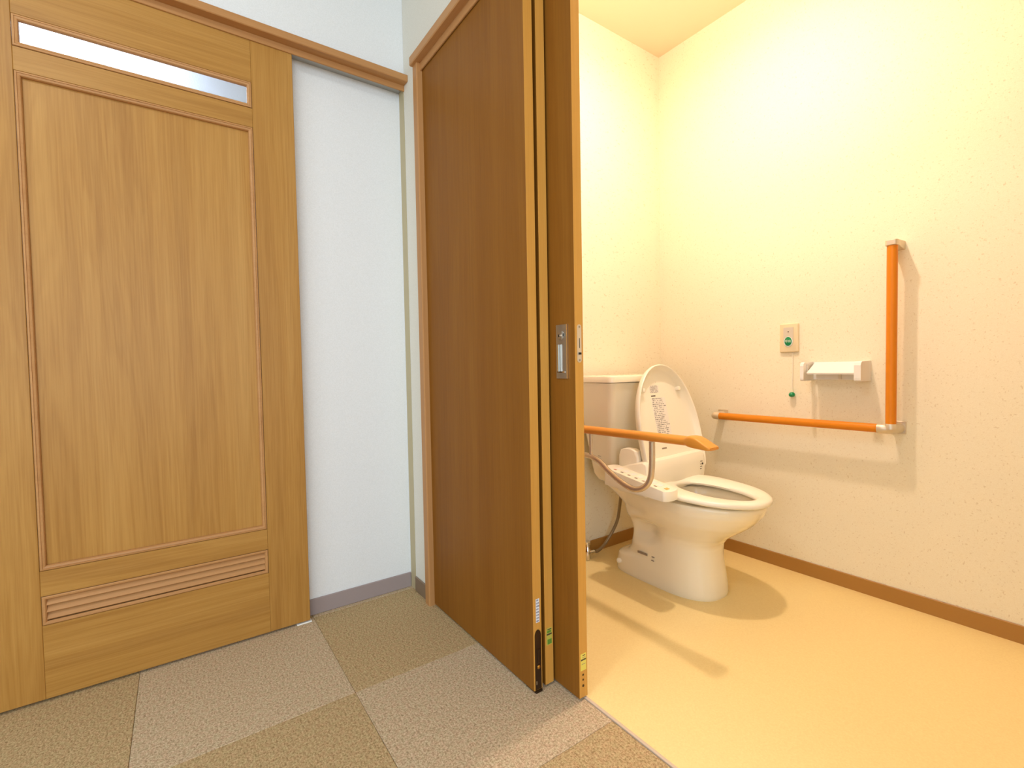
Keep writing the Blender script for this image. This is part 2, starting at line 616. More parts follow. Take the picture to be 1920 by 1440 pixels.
# ---- toilet room walls
struct(obj('wall_toilet_back', bxo(0.831, XW + 0.1, YB, 1.796, 0.0, 2.7), M['wall_toilet']), 'cream papered wall behind the cistern')
struct(obj('wall_toilet_right', bxo(XW, XW + 0.1, -1.05, YB, 0.0, 2.7), M['wall_toilet']), 'cream flecked wall carrying the orange rails')
struct(obj('wall_toilet_front', bxo(XAB, XW + 0.1, -1.15, -1.05, 0.0, 2.7), M['wall_toilet']), 'cream papered near wall of the toilet')
bm = bmesh.new()
box(bm, XAB, XAB + 0.02, -1.05, -0.15, 0.0, 2.7)
box(bm, XAB, XAB + 0.02, -0.15, YB, 2.066, 2.7)
struct(obj('wall_toilet_left', bm, M['wall_toilet']), 'cream papered toilet side of the partition')
struct(obj('ceiling', bxo(XAB, XW + 0.1, -1.15, YB, ZC, 2.7), M['ceil_toilet']), 'cream ceiling of the toilet')

# ---- corridor beyond the sliding door
bm = bmesh.new()
box(bm, X0, 2.3, CY1, CY1 + 0.1, 0.0, 2.6)
struct(obj('wall_corridor_far', bm, M['wall']), 'white corridor wall beyond the sliding door')
bm = bmesh.new()
box(bm, X0 - 0.1, X0, 1.93, CY1, 0.0, 2.6)
struct(obj('wall_corridor_left', bm, M['wall']), 'white corridor end wall')
bm = bmesh.new()
box(bm, 2.2, 2.3, 1.93, CY1, 0.0, 2.6)
struct(obj('wall_corridor_right', bm, M['wall']), 'white corridor end wall on the toilet side')
struct(obj('ceiling', bxo(X0, 2.3, 1.93, CY1, 2.5, 2.6), M['ceil']), 'white corridor ceiling')
struct(obj('floor', bxo(X0, 2.3, 1.85, CY1, -0.05, 0.0), M['vinyl']), 'beige corridor floor')
cl = thing('ceiling_light', 'flush square ceiling light in the corridor behind the sliding door', 'lamp', (-0.42, 2.75, 2.5))
obj('housing', bxo(-0.72, -0.12, 2.45, 3.05, 2.47, 2.4999, 0.008, 2), M['plastic_matt'], cl)
obj('diffuser', bxo(-0.69, -0.15, 2.48, 3.02, 2.455, 2.472, 0.006, 2), M['glow_cool'], cl)
ll = area_light('corridor_lamp', (-0.42, 2.75, 2.45), (0, 0, 0), 0.5, 0.5, 34, (0.62, 0.76, 1.0))
ll.parent = cl
ll.location = (0, 0, -0.05)

# ---- baseboards
def base_strip(name, x0, x1, y0, y1, mat, label):
    return struct(obj(name, bxo(x0, x1, y0, y1, 0.0, 0.06, 0.002, 1), mat), label)


base_strip('baseboard_left', 0.34, XA - 0.002, YR - 0.006, YR, M['base_grey'], 'mauve grey baseboard of the recessed white wall')
base_strip('baseboard_far_left', X0, -0.494, YL - 0.006, YL, M['base_grey'], 'mauve grey baseboard left of the sliding door')
base_strip('baseboard_near', XA - 0.006, XA, Y0, -0.152, M['base_brown'], 'brown baseboard on the near part of the partition')
base_strip('baseboard_right', XA - 0.006, XA, 1.678, YL - 0.001, M['base_brown'], 'short brown baseboard at the partition corner')
base_strip('baseboard_toilet_back', 0.91, XW - 0.006, YB - 0.006, YB, M['base_toilet'], 'brown baseboard behind the toilet')
base_strip('baseboard_toilet_right', XW - 0.006, XW, -1.05, YB - 0.006, M['base_toilet'], 'brown baseboard under the orange rails')

# ---- head casing over the sliding door: a ledge and a fascia
tr = struct_empty('trim_1', (0.15, YL, 2.0), 'brown head casing above the panelled sliding door')
def prism_x(bm, x0, x1, prof):
    loft(bm, [[Vector((x, y, z)) for y, z in prof] for x in (x0, x1)])
    return bm
def prism_y(bm, y0, y1, prof):
    loft(bm, [[Vector((x, y, z)) for x, z in prof] for y in (y0, y1)])
    return bm
obj('ledge', prism_x(bmesh.new(), -1.35, XA - 0.0005, [(YL, 2.0385), (1.760, 2.0385), (1.757, 2.0360), (1.757, 2.0145), (1.7595, 2.0125), (YL, 2.0135)]), M['trim_h'], tr)
obj('fascia', prism_x(bmesh.new(), -1.35, XA - 0.0005, [(YL + 0.0015, 2.0133), (1.793, 2.0133), (1.793, 1.994), (1.7945, 1.9925), (YL + 0.0015, 1.9925)]), M['trim_h'], tr)
obj('track', bxo(-1.3, XA - 0.0005, 1.7995, 1.846, 2.0065, 2.0079, 0.0), M['steel'], tr)

struct(obj('recess_shade_strip', bxo(XA - 0.002, XA + 0.004, YL + 0.001, YR - 0.0065, 0.0, 2.006), newmat('olive_cream_shade', srgb(188, 174, 138), 0.6)), 'side face in the corner of the recess, its shade painted in olive cream')  # thin strip over the recess side; its darker olive colour is painted shade

struct(obj('trim_4', bxo(-0.493, -0.4495, YL - 0.012, YL, 0.0, 1.9925, 0.002, 1), M['trim']), 'brown upright casing at the left of the sliding door')

# ---- casing around the toilet doorway
tr = struct_empty('trim_2', (XA, 1.66, 0.0), 'brown casing around the toilet doorway')
prof = [(XA - 0.016, 1.644), (XA - 0.013, 1.6405), (XAB, 1.6405), (XAB, 1.676), (XA - 0.013, 1.678), (XA - 0.016, 1.675)]
bm = bmesh.new()
loft(bm, [[Vector((x, y, z)) for x, y in prof] for z in (0.0, 2.052)])
obj('jamb', bm, M['trim'], tr)
obj('head', prism_y(bmesh.new(), -0.15, 1.677, [(XA + 0.002, 2.0535), (XA - 0.025, 2.0535), (XA - 0.028, 2.0505), (XA - 0.028, 2.0235), (XA - 0.0255, 2.0205), (XA + 0.002, 2.0205)]), M['trim_y'], tr)
obj('head_fascia', prism_y(bmesh.new(), -0.15, 1.6405, [(XA + 0.002, 2.0203), (XA - 0.003, 2.0203), (XA - 0.003, 1.996), (XA - 0.001, 1.994), (XA + 0.003, 1.994), (XA + 0.003, 2.0530), (XA + 0.002, 2.0530)]), M['trim_y'], tr)
obj('track_cover', bxo(XA + 0.003, XAB, -0.15, 1.6405, 2.012, 2.053), M['trim_y'], tr)
bm = bmesh.new()
box(bm, XA - 0.016, XAB, -0.15, -0.115, 0.0, 2.032, 0.002, 1)
obj('jamb', bm, M['trim'], tr)

# ================================================================== PANELLED SLIDING DOOR
YD, YD2 = 1.799, 1.832
DX0, DX1 = -0.449, 0.3626
PL, PR = -0.325, 0.235
ZG1, ZG0 = 1.8574, 1.7727
ZP1, ZP0 = 1.7105, 0.3646
ZV1, ZV0 = 0.2946, 0.2134
d1 = struct_empty('door_1', ((DX0 + DX1) / 2, (YD + YD2) / 2, 0.008), 'oak panelled sliding door with a frosted glass slit and a louvre')
obj('stile', bxo(DX0, PL, YD, YD2, 0.008, 2.006, 0.0012, 1), M['wood_v2'], d1)
obj('stile', bxo(PR, DX1, YD, YD2, 0.008, 2.006, 0.0012, 1), M['wood_v2'], d1)
for za, zb in ((ZG1, 2.006), (ZP1, ZG0), (ZV1, ZP0), (0.008, ZV0)):
    obj('rail', bxo(PL + 0.0002, PR - 0.0002, YD + 0.0003, YD2 - 0.0003, za, zb, 0.0008, 1), M['wood_h'], d1)
obj('panel', bxo(PL + 0.004, PR - 0.004, YD + 0.010, YD + 0.022, ZP0 + 0.003, ZP1 - 0.003), M['wood_v'], d1)


def rect_frame(x0, x1, z0, z1, prof):
    """prof: (inset, y) points of a closed section, mitred round a rectangle."""
    bm = bmesh.new()
    rings = []
    for d, y in prof:
        rings.append([Vector((x0 + d, y, z0 + d)), Vector((x1 - d, y, z0 + d)), Vector((x1 - d, y, z1 - d)), Vector((x0 + d, y, z1 - d))])
    vr = [[bm.verts.new(p) for p in r] for r in rings]
    k = len(vr)
    for a in range(k):
        A, B = vr[a], vr[(a + 1) % k]
        for i in range(4):
            j = (i + 1) % 4
            bm.faces.new((A[i], A[j], B[j], B[i]))
    return bm


mould = [(0.0012, YD + 0.012), (0.0012, YD - 0.0005), (0.0025, YD - 0.002), (0.0060, YD - 0.0025), (0.0066, YD - 0.001), (0.0072, YD - 0.0018), (0.0120, YD - 0.0002), (0.0140, YD + 0.003), (0.0142, YD + 0.012)]
for nm, a, b_ in (('panel_moulding', ZP0, ZP1), ('glass_moulding', ZG0, ZG1)):
    obj(nm, rect_frame(PL, PR, a, b_, mould), M['trim_h'], d1)
mould2 = [(0.0012, YD + 0.012), (0.0012, YD - 0.0005), (0.003, YD - 0.002), (0.0075, YD - 0.0015), (0.0105, YD + 0.002), (0.0108, YD + 0.012)]
obj('louvre_moulding', rect_frame(PL, PR, ZV0, ZV1, mould2), M['trim_h'], d1)
gl = obj('pane', bxo(PL + 0.006, PR - 0.006, YD + 0.012, YD + 0.016, ZG0 + 0.006, ZG1 - 0.006), M['glass'], d1, label='frosted glass pane')
# louvre slats
hs = (ZV1 - ZV0 - 0.022) / 3
for k in range(3):
    zb = ZV0 + 0.0105 + hs * k + 0.0015
    prof = [(YD + 0.001, zb + 0.004), (YD + 0.0035, zb + 0.0015), (YD + 0.0065, zb + 0.003), (YD + 0.017, zb + hs + 0.001), (YD + 0.014, zb + hs + 0.003), (YD + 0.0095, zb + hs - 0.003)]
    obj('louvre_slat', prism_x(bmesh.new(), PL + 0.0085, PR - 0.0085, prof), M['trim_h'], d1)
obj('louvre_back', bxo(PL + 0.004, PR - 0.004, YD + 0.020, YD + 0.024, ZV0 + 0.003, ZV1 - 0.003), M['black'], d1)
# small floor guide under the door corner
fg = thing('floor_guide', 'small white floor guide under the sliding door corner', 'guide', (0.345, 1.808, 0.0))
obj('base', bxo(0.318, 0.368, 1.797, 1.82, 0.0, 0.004, 0.001, 1), M['plastic_matt'], fg)
obj('pin', bxo(0.322, 0.356, 1.806, 1.812, 0.004, 0.0075, 0.0), M['steel'], fg)

# ================================================================== THREE-LEAF TOILET DOOR
def leaf(name, x0, x1, y0, y1, label):
    d = struct_empty(name, ((x0 + x1) / 2, (y0 + y1) / 2, 0.007), label)
    obj('leaf_panel', bxo(x0, x1, y0 + 0.0006, y1, 0.007, 2.008, 0.0, 1), M['wood_door'], d)
    obj('edge_band', bxo(x0 + 0.0004, x1 - 0.0004, y0, y0 + 0.002, 0.007, 2.008, 0.0003, 1), M['wood_edge'], d, label='pale edge band')
    return d


d2 = leaf('door_2', 0.775, 0.8045, 1.0215, 1.639, 'front leaf of the brown sliding toilet door, next to the casing')
d3 = leaf('door_3', 0.8175, 0.847, 1.0235, 1.639, 'narrow visible middle leaf of the brown sliding toilet door')
d4 = leaf('door_4', 0.8545, 0.884, 0.925, 1.56, 'rear leaf of the brown sliding toilet door, with the recessed pull')

# front leaf: white sticker and dark latch plate on the edge
ye = 1.0215
obj('sticker', bxo(0.785, 0.797, ye - 0.0006, ye, 0.196, 0.262), M['print_white'], d2, label='white printed sticker')
bm = bmesh.new()
prof = [(0.7795, 0.009), (0.8005, 0.009), (0.8005, 0.158)]
for k in range(7):
    a = PI * k / 12
    prof.append((0.790 + 0.0105 * math.cos(a) * 1.0, 0.158 + 0.018 * math.sin(a)))
for k in range(6, 13):
    a = PI * k / 12
    prof.append((0.790 + 0.0105 * math.cos(a), 0.158 + 0.018 * math.sin(a)))
loft(bm, [[Vector((x, y, z)) for x, z in prof] for y in (ye - 0.0016, ye)])
bmesh.ops.remove_doubles(bm, verts=bm.verts, dist=1e-5)
pl = obj('latch_plate', bm, M['dark_metal'], d2, label='dark metal latch plate')
obj('catch', bxo(0.786, 0.7955, ye - 0.0045, ye - 0.0014, 0.083, 0.122, 0.0012, 1), M['dark_metal'], pl)
bm = bmesh.new()
lathe(bm, [(0.0055, 0.0), (0.0055, -0.002), (0.0035, -0.0032), (0.0001, -0.0035)], (0.7905, ye - 0.0015, 0.072), 'y', 14)
obj('screw', bm, M['brass'], pl, smooth=True)
obj('pin', bxo(0.7815, 0.7845, ye - 0.0024, ye - 0.0014, 0.024, 0.034), M['chrome'], pl)
obj('bottom_guide', bxo(0.779, 0.801, ye - 0.004, ye + 0.04, 0.0005, 0.0065), M['dark_metal'], d2)

# middle leaf: green-yellow sticker
ye = 1.0235
st = obj('sticker', bxo(0.8225, 0.8425, ye - 0.0005, ye, 0.118, 0.166), M['lime'], d3, label='green and yellow sticker')
obj('print_bar', bxo(0.8235, 0.8415, ye - 0.0008, ye - 0.0005, 0.146, 0.1505), M['dark_ink'], st)
obj('print_bar', bxo(0.826, 0.840, ye - 0.0008, ye - 0.0005, 0.161, 0.1635), M['dark_ink'], st)
obj('print_block', bxo(0.826, 0.841, ye - 0.0007, ye - 0.0005, 0.120, 0.134), M['green_ink'], st)
obj('print_block', bxo(0.825, 0.839, ye - 0.0007, ye - 0.0005, 0.1525, 0.159), M['green_ink'], st)

# rear leaf: recessed pull, lock face plate, yellow sticker, three holes
hd = 0.8545
hy0, hy1, hz0, hz1 = 0.9525, 0.997, 0.868, 1.013
bm = bmesh.new()
# plate frame around a sunk cup
iy0, iy1, iz0, iz1 = hy0 + 0.009, hy1 - 0.0055, 0.884, 0.960
for a, b_, c_, d_ in ((hy0, hy1, hz0, iz0), (hy0, hy1, iz1, hz1), (hy0, iy0, iz0, iz1), (iy1, hy1, iz0, iz1)):
    box(bm, hd - 0.003, hd + 0.0001, a, b_, c_, d_)
bmesh.ops.remove_doubles(bm, verts=bm.verts, dist=1e-5)
pull = obj('recessed_pull', bm, M['steel'], d4, label='brushed steel recessed pull plate')
bm = bmesh.new()
box(bm, hd - 0.0042, hd + 0.0, hy0 - 0.0018, hy0 + 0.0015, hz0, hz1)
obj('plate_edge', bm, M['chrome'], pull)
# cup: a rounded trough whose walls stand inside the door thickness
obj('cup_floor', bxo(hd - 0.0012, hd - 0.0002, iy0, iy1, iz0, iz1), M['steel'], pull)
obj('cup_rib', bxo(hd - 0.0045, hd - 0.0012, iy1 - 0.013, iy1 - 0.0105, iz0, iz1), M['chrome'], pull)
obj('cup_lip', bxo(hd - 0.0048, hd - 0.0012, iy1 - 0.003, iy1, iz0, iz1), M['chrome'], pull)
obj('cup_lip', bxo(hd - 0.0048, hd - 0.0012, iy0, iy1, iz0, iz0 + 0.003), M['chrome'], pull)
bm = bmesh.new()
lathe(bm, [(0.0125, 0.0), (0.0125, -0.0015), (0.0115, -0.002), (0.0001, -0.002)], (hd - 0.003, (hy0 + hy1) / 2 + 0.001, 0.984), 'x', 24)
tt = obj('turn_disc', bm, M['steel'], pull, smooth=True)
obj('slot', bxo(hd - 0.0056, hd - 0.005, 0.9815, 0.9848, 0.980, 0.987), M['black'], tt)
obj('slot', bxo(hd - 0.0056, hd - 0.005, 0.9625, 0.9660, 0.981, 0.989), M['black'], tt)
obj('turn_bar', bxo(hd - 0.0065, hd - 0.0048, 0.970, 0.9785, 0.9815, 0.986, 0.0006, 1), M['satin'], tt)

ye = 0.925
bm = bmesh.new()
prof = []
for k in range(13):
    a = PI * k / 12
    prof.append((0.8695 + 0.0072 * math.cos(a), 1.003 + 0.0072 * math.sin(a)))
for k in range(13):
    a = PI + PI * k / 12
    prof.append((0.8695 + 0.0072 * math.cos(a), 0.917 + 0.0072 * math.sin(a)))
loft(bm, [[Vector((x, y, z)) for x, z in prof] for y in (ye - 0.0014, ye)])
fp = obj('lock_face_plate', bm, M['satin'], d4, label='pale metal lock face plate')
obj('bolt_slot', bxo(0.8685, 0.8702, ye - 0.0018, ye - 0.0013, 0.948, 0.974), M['black'], fp)
obj('hook', bxo(0.866, 0.8735, ye - 0.0045, ye - 0.0013, 0.931, 0.9365), M['black'], fp)
for z in (1.004, 0.9165):
    bm = bmesh.new()
    lathe(bm, [(0.003, 0.0), (0.003, -0.0008), (0.0001, -0.0012)], (0.8695, ye - 0.0014, z), 'y', 12)
    obj('screw', bm, M['steel'], fp, smooth=True)
st = obj('sticker', bxo(0.8595, 0.8795, ye - 0.0005, ye, 0.081, 0.127), M['yellow'], d4, label='yellow sticker')
obj('print_bar', bxo(0.8605, 0.8787, ye - 0.0008, ye - 0.0005, 0.1085, 0.1125), M['dark_ink'], st)
obj('print_bar', bxo(0.866, 0.876, ye - 0.0008, ye - 0.0005, 0.121, 0.123), M['dark_ink'], st)
obj('print_bar', bxo(0.864, 0.877, ye - 0.0008, ye - 0.0005, 0.116, 0.1172), M['grey_ink'], st)
obj('print_bar', bxo(0.863, 0.876, ye - 0.0008, ye - 0.0005, 0.098, 0.0995), M['grey_ink'], st)
for z, r in ((0.069, 0.003), (0.0555, 0.0028), (0.039, 0.0036)):
    bm = bmesh.new()
    lathe(bm, [(r, 0.0), (r, -0.0006), (0.0001, -0.0006)], (0.868, ye, z), 'y', 12)
    obj('screw_hole', bm, M['dark_metal'], d4)

# ================================================================== TOILET
XC = 1.68
toilet = thing('toilet', 'ivory toilet with raised lid against the cream back wall', 'toilet', (XC, 1.25, 0.002))
N = 72
lev0 = [  # z, yf, yc, yb, hw, nf, nb
    (0.002, 1.012, 1.20, 1.472, 0.124, 2.5, 5.0),
    (0.010, 1.010, 1.20, 1.474, 0.126, 2.5, 5.0),
    (0.045, 1.013, 1.20, 1.470, 0.125, 2.5, 5.0),
    (0.078, 1.018, 1.20, 1.462, 0.123, 2.5, 5.0),
    (0.090, 1.020, 1.20, 1.446, 0.122, 2.5, 4.5),
    (0.100, 1.022, 1.20, 1.412, 0.121, 2.5, 4.0),
    (0.125, 1.026, 1.20, 1.396, 0.120, 2.5, 4.0),
    (0.165, 1.030, 1.20, 1.388, 0.120, 2.5, 4.0),
    (0.200, 1.026, 1.20, 1.386, 0.122, 2.5, 4.0),
    (0.225, 1.008, 1.19, 1.388, 0.128, 2.4, 4.0),
    (0.250, 0.976, 1.17, 1.395, 0.139, 2.3, 4.0),
    (0.275, 0.940, 1.15, 1.410, 0.153, 2.2, 4.0),
    (0.300, 0.908, 1.13, 1.428, 0.166, 2.15, 4.5),
    (0.325, 0.884, 1.12, 1.450, 0.176, 2.1, 5.0),
    (0.348, 0.868, 1.11, 1.480, 0.183, 2.1, 5.5),
    (0.368, 0.860, 1.11, 1.520, 0.186, 2.1, 6.0),
    (0.380, 0.859, 1.11, 1.540, 0.186, 2.1, 6.0),
    (0.385, 0.864, 1.11, 1.540, 0.182, 2.1, 6.0),
]
lev = []
for a, b_ in zip(lev0[:-1], lev0[1:]):
    for k in range(3):
        lev.append(tuple(p_ + (q_ - p_) * k / 3 for p_, q_ in zip(a, b_)))
lev.append(lev0[-1])
N = 120
bm = bmesh.new()
rings = []
for z, yf, yc, yb, hw, nf, nb in lev:
    r = superell(yf, yc, yb, hw, nf, nb, N, 0, z)
    out = []
    for p in r:
        # hollow behind the bowl, above the foot, where the trap way shows
        g = 0.30 * math.exp(-abs((p.y - 1.290 + 0.35 * (z - 0.215)) / 0.066) ** 4 - abs((z - 0.218) / 0.046) ** 4)
        # the deck narrows towards the cistern
        s = 1.0
        if p.y > 1.22 and z > 0.27:
            s = 1 - 0.22 * min(1, (p.y - 1.22) / 0.15) * min(1, (z - 0.27) / 0.03)
        out.append(Vector((XC + p.x * (1 - g) * s, p.y, z)))
    rings.append(out)
inner = [(0.385, 0.890, 1.06, 1.225, 0.128), (0.378, 0.896, 1.06, 1.22, 0.122), (0.34, 0.905, 1.06, 1.215, 0.124), (0.28, 0.962, 1.08, 1.20, 0.100), (0.23, 1.03, 1.10, 1.18, 0.065), (0.20, 1.06, 1.11, 1.16, 0.04)]
for z, yf, yc, yb, hw in inner:
    rings.append(superell(yf, yc, yb, hw, 2.1, 2.3, N, XC, z))
loft(bm, rings)
bowl = obj('bowl', bm, M['ceramic'], toilet, smooth=True, auto=50)
bm = bmesh.new()
loft(bm, [superell(1.02, 1.10, 1.182, 0.068, 2.1, 2.3, N, XC, 0.236), superell(1.02, 1.10, 1.182, 0.068, 2.1, 2.3, N, XC, 0.2365)])
obj('water', bm, M['water'], toilet)
# bolt cap on the foot
bm = bmesh.new()
lathe(bm, [(0.011, -0.006), (0.011, 0.004), (0.008, 0.008), (0.0001, 0.010)], (XC - 0.119, 1.425, 0.046), 'z', 16)
bmesh.ops.rotate(bm, verts=bm.verts, cent=Vector((XC - 0.119, 1.425, 0.046)), matrix=Matrix.Rotation(math.radians(-75), 3, 'Y'))
obj('bolt_cap', bm, M['plastic'], toilet, smooth=True)

# cistern
tank_lv = [(0.385, 1.545, 1.825, 1.44, 1.52), (0.395, 1.530, 1.840, 1.428, 1.535), (0.42, 1.520, 1.850, 1.424, 1.548), (0.50, 1.512, 1.858, 1.414, 1.562), (0.65, 1.494, 1.876, 1.397, 1.585), (0.80, 1.479, 1.891, 1.382, 1.602), (0.8265, 1.477, 1.893, 1.380, 1.604)]
bm = bmesh.new()
loft(bm, [rrect(a, b_, c_, d_, 0.030 if z > 0.386 else 0.02, z, 8) for z, a, b_, c_, d_ in tank_lv])
tank = obj('cistern', bm, M['ceramic'], toilet, smooth=True)
bm = bmesh.new()
loft(bm, [rrect(a, b_, c_, d_, 0.028, z, 8) for z, a, b_, c_, d_ in ((0.829, 1.473, 1.897, 1.376, 1.607), (0.8295, 1.470, 1.900, 1.373, 1.610), (0.852, 1.470, 1.900, 1.373, 1.610), (0.857, 1.474, 1.896, 1.377, 1.606), (0.858, 1.480, 1.890, 1.383, 1.600))])
obj('cistern_lid', bm, M['ceramic'], toilet, smooth=True, auto=60)
# printed notices on the cistern (front) and on its side
st = obj('sticker', bxo(1.565, 1.652, 1.3915, 1.3925, 0.705, 0.762), M['print_small'], tank, label='small printed sticker')
bmesh_ = None
obj('print_bar', bxo(1.567, 1.650, 1.391, 1.3915, 0.755, 0.761), M['grey_ink'], st)
obj('print_line', bxo(1.590, 1.624, 1.3868, 1.3874, 0.802, 0.8045), M['grey_ink'], tank)
obj('print_line', bxo(1.590, 1.620, 1.3890, 1.3896, 0.784, 0.7855), M['grey_ink'], tank)
obj('print_mark', bxo(1.5095, 1.5105, 1.478, 1.494, 0.503, 0.505), M['grey_ink'], tank)
obj('print_mark', bxo(1.5105, 1.5115, 1.480, 1.494, 0.489, 0.491), M['grey_ink'], tank)
# printed marks on the pedestal side
obj('side_print', bxo(XC - 0.1236, XC - 0.1222, 1.268, 1.318, 0.115, 0.124), M['grey_ink'], toilet)
obj('side_print', bxo(XC - 0.1236, XC - 0.1222, 1.232, 1.246, 0.118, 0.121), M['grey_ink'], toilet)
obj('side_print', bxo(XC - 0.1242, XC - 0.1228, 1.234, 1.248, 0.103, 0.106), M['grey_ink'], toilet)

# washlet unit behind the seat
bm = bmesh.new()
prof = [(1.215, 0.386), (1.208, 0.405), (1.203, 0.430), (1.200, 0.455), (1.200, 0.485), (1.203, 0.512), (1.210, 0.524), (1.225, 0.529), (1.262, 0.520), (1.310, 0.505), (1.345, 0.490), (1.356, 0.470), (1.358, 0.386)]
xs = [(-0.203, 0.84), (-0.2, 0.90), (-0.19, 0.93), (-0.17, 0.95), (0.0, 0.97), (0.12, 1.0), (0.165, 1.0), (0.175, 0.985), (0.181, 0.95), (0.184, 0.88)]
rings = []
for dx, k in xs:
    rings.append([Vector((XC + dx, 1.26 + (y - 1.26) * (0.5 + 0.5 * k), 0.384 + (z - 0.384) * k)) for y, z in prof])
loft(bm, rings)
unit = obj('seat_unit', bm, M['plastic'], toilet, smooth=True)
# raised end caps of the unit
bm = bmesh.new()
loft(bm, [rrect(1.492, 1.53, a, b_, 0.012, z, 5) for z, a, b_ in ((0.40, 1.25, 1.365), (0.53, 1.258, 1.362), (0.553, 1.268, 1.352), (0.560, 1.285, 1.335))])
obj('end_cap', bm, M['plastic'], unit, smooth=True)
# unit markings
obj('print_line', bxo(1.826, 1.840, 1.1985, 1.200, 0.482, 0.485), M['grey_ink'], unit)
for k, (a, b_) in enumerate(((1.826, 1.834), (1.826, 1.837), (1.826, 1.833))):
    obj('print_line', bxo(a, b_, 1.1987, 1.2002, 0.470 - 0.010 * k, 0.4725 - 0.010 * k), M['dark_ink'], unit)
bm = bmesh.new()
lathe(bm, [(0.0045, 0.0), (0.0045, -0.0012), (0.0001, -0.0016)], (1.842, 1.2, 0.472), 'y', 14)
obj('sensor', bm, M['black'], unit)

# seat ring (tilted slightly, higher at the back)
def zs(y):
    return 0.035 * (y - 0.81)
bm = bmesh.new()
ring_prof = [(0.03, 0.3905), (-0.004, 0.3935), (-0.012, 0.398), (0.0, 0.4035), (0.08, 0.4085), (0.26, 0.4125), (0.5, 0.4130), (0.75, 0.4105), (0.93, 0.405), (1.0, 0.398), (0.98, 0.3905)]
O = superell(0.842, 1.115, 1.275, 0.191, 2.1, 2.6, N, XC, 0)
I = superell(0.890, 1.05, 1.196, 0.088, 2.1, 2.2, N, XC, 0)
vr = []
for s, z in ring_prof:
    ring = []
    for a, b_ in zip(O, I):
        p = a.lerp(b_, s)
        ring.append(bm.verts.new((p.x, p.y, z + zs(p.y))))
    vr.append(ring)
for i in range(len(vr)):
    A, B = vr[i], vr[(i + 1) % len(vr)]
    for k in range(N):
        j = (k + 1) % N
        bm.faces.new((A[k], A[j], B[j], B[k]))
seat = obj('seat', bm, M['plastic'], toilet, smooth=True, auto=60)
for bx_, by_ in ((1.628, 0.892), (1.732, 0.892)):
    bm = bmesh.new()
    loft(bm, [rrect(bx_ - 0.018, bx_ + 0.018, by_ - 0.008, by_ + 0.008, 0.006, z, 4) for z in (0.3855, 0.389, 0.394)])
    obj('bumper', bm, M['plastic'], seat)

# raised lid, leaning back
TIL = math.radians(12.5)
HY, HZ = 1.215, 0.488
def lidpt(u, v, dpt):
    """u across, v up the lid, dpt towards the back."""
    c, s = math.cos(TIL), math.sin(TIL)
    return Vector((XC + 0.013 + u, HY + v * s + dpt * c, HZ + v * c - dpt * s))
def lid_outline(ins, dpt, n=64):
    hw, top = 0.198 - ins, 0.424 - ins
    pts = []
    vc = 0.13
    for k in range(n + 1):
        a = PI * k / n
        c_, s_ = math.cos(a), math.sin(a)
        u = hw * math.copysign(abs(c_) ** (2 / 2.05), c_)
        v = vc + (top - vc) * abs(s_) ** (2 / 2.05)
        pts.append(lidpt(u, v, dpt))
    # lower part narrows to the hinge
    for v, k in ((0.08, 0.998), (0.03, 0.99), (0.0 , 0.97), (-0.022, 0.93), (-0.03, 0.88)):
        pts.append(lidpt(-hw * k, v, dpt))
    for v, k in ((-0.03, 0.88), (-0.022, 0.93), (0.0, 0.97), (0.03, 0.99), (0.08, 0.998)):
        pts.append(lidpt(hw * k, v, dpt))
    return pts
bm = bmesh.new()
shape = [(0.008, -0.004), (0.0035, -0.0055), (0.0, -0.002), (0.0, 0.006), (0.004, 0.018), (0.014, 0.029), (0.035, 0.034), (0.08, 0.036)]
rings_out = [lid_outline(i_, d_) for i_, d_ in shape]
rings_in = [lid_outline(i_, d_) for i_, d_ in ((0.010, -0.001), (0.016, 0.010), (0.024, 0.019), (0.040, 0.0245), (0.08, 0.0265))]
allr = rings_out[::-1] + rings_in
loft(bm, allr)
lid = obj('lid', bm, M['plastic'], toilet, smooth=True, auto=50)
def lid_patch(u0, u1, v0, v1, dpt, th=0.0008):
    bm = bmesh.new()
    loft(bm, [[lidpt(u0, v0, d_), lidpt(u1, v0, d_), lidpt(u1, v1, d_), lidpt(u0, v1, d_)] for d_ in (dpt, dpt - th)])
    return bm
obj('notice', lid_patch(-0.062, 0.030, 0.125, 0.285, 0.0268), M['print_lid'], lid, label='rows of fine dark print inside the lid')
obj('notice', lid_patch(-0.060, -0.002, 0.306, 0.338, 0.0268), M['print_small'], lid, label='small printed block')
obj('print_line', lid_patch(-0.030, -0.010, 0.352, 0.357, 0.0268), M['grey_ink'], lid)
obj('print_line', lid_patch(-0.058, -0.030, 0.291, 0.296, 0.0268), M['dark_ink'], lid)
obj('print_line', lid_patch(-0.050, -0.02, 0.068, 0.074, 0.0268), M['grey_ink'], lid)
bm = bmesh.new()
box(bm, -0.008, 0.008, -0.009, 0.009, -0.012, 0.012, 0.004, 2)
for v in bm.verts:
    v.co = lidpt(0.118 + v.co.x, 0.318 + v.co.y, 0.018 + v.co.z)
obj('buffer', bm, M['plastic'], lid, smooth=True)
bm = bmesh.new()
box(bm, -0.008, 0.008, -0.009, 0.009, -0.012, 0.012, 0.004, 2)
for v in bm.verts:
    v.co = lidpt(-0.118 + v.co.x, 0.318 + v.co.y, 0.018 + v.co.z)
obj('buffer', bm, M['plastic'], lid, smooth=True)

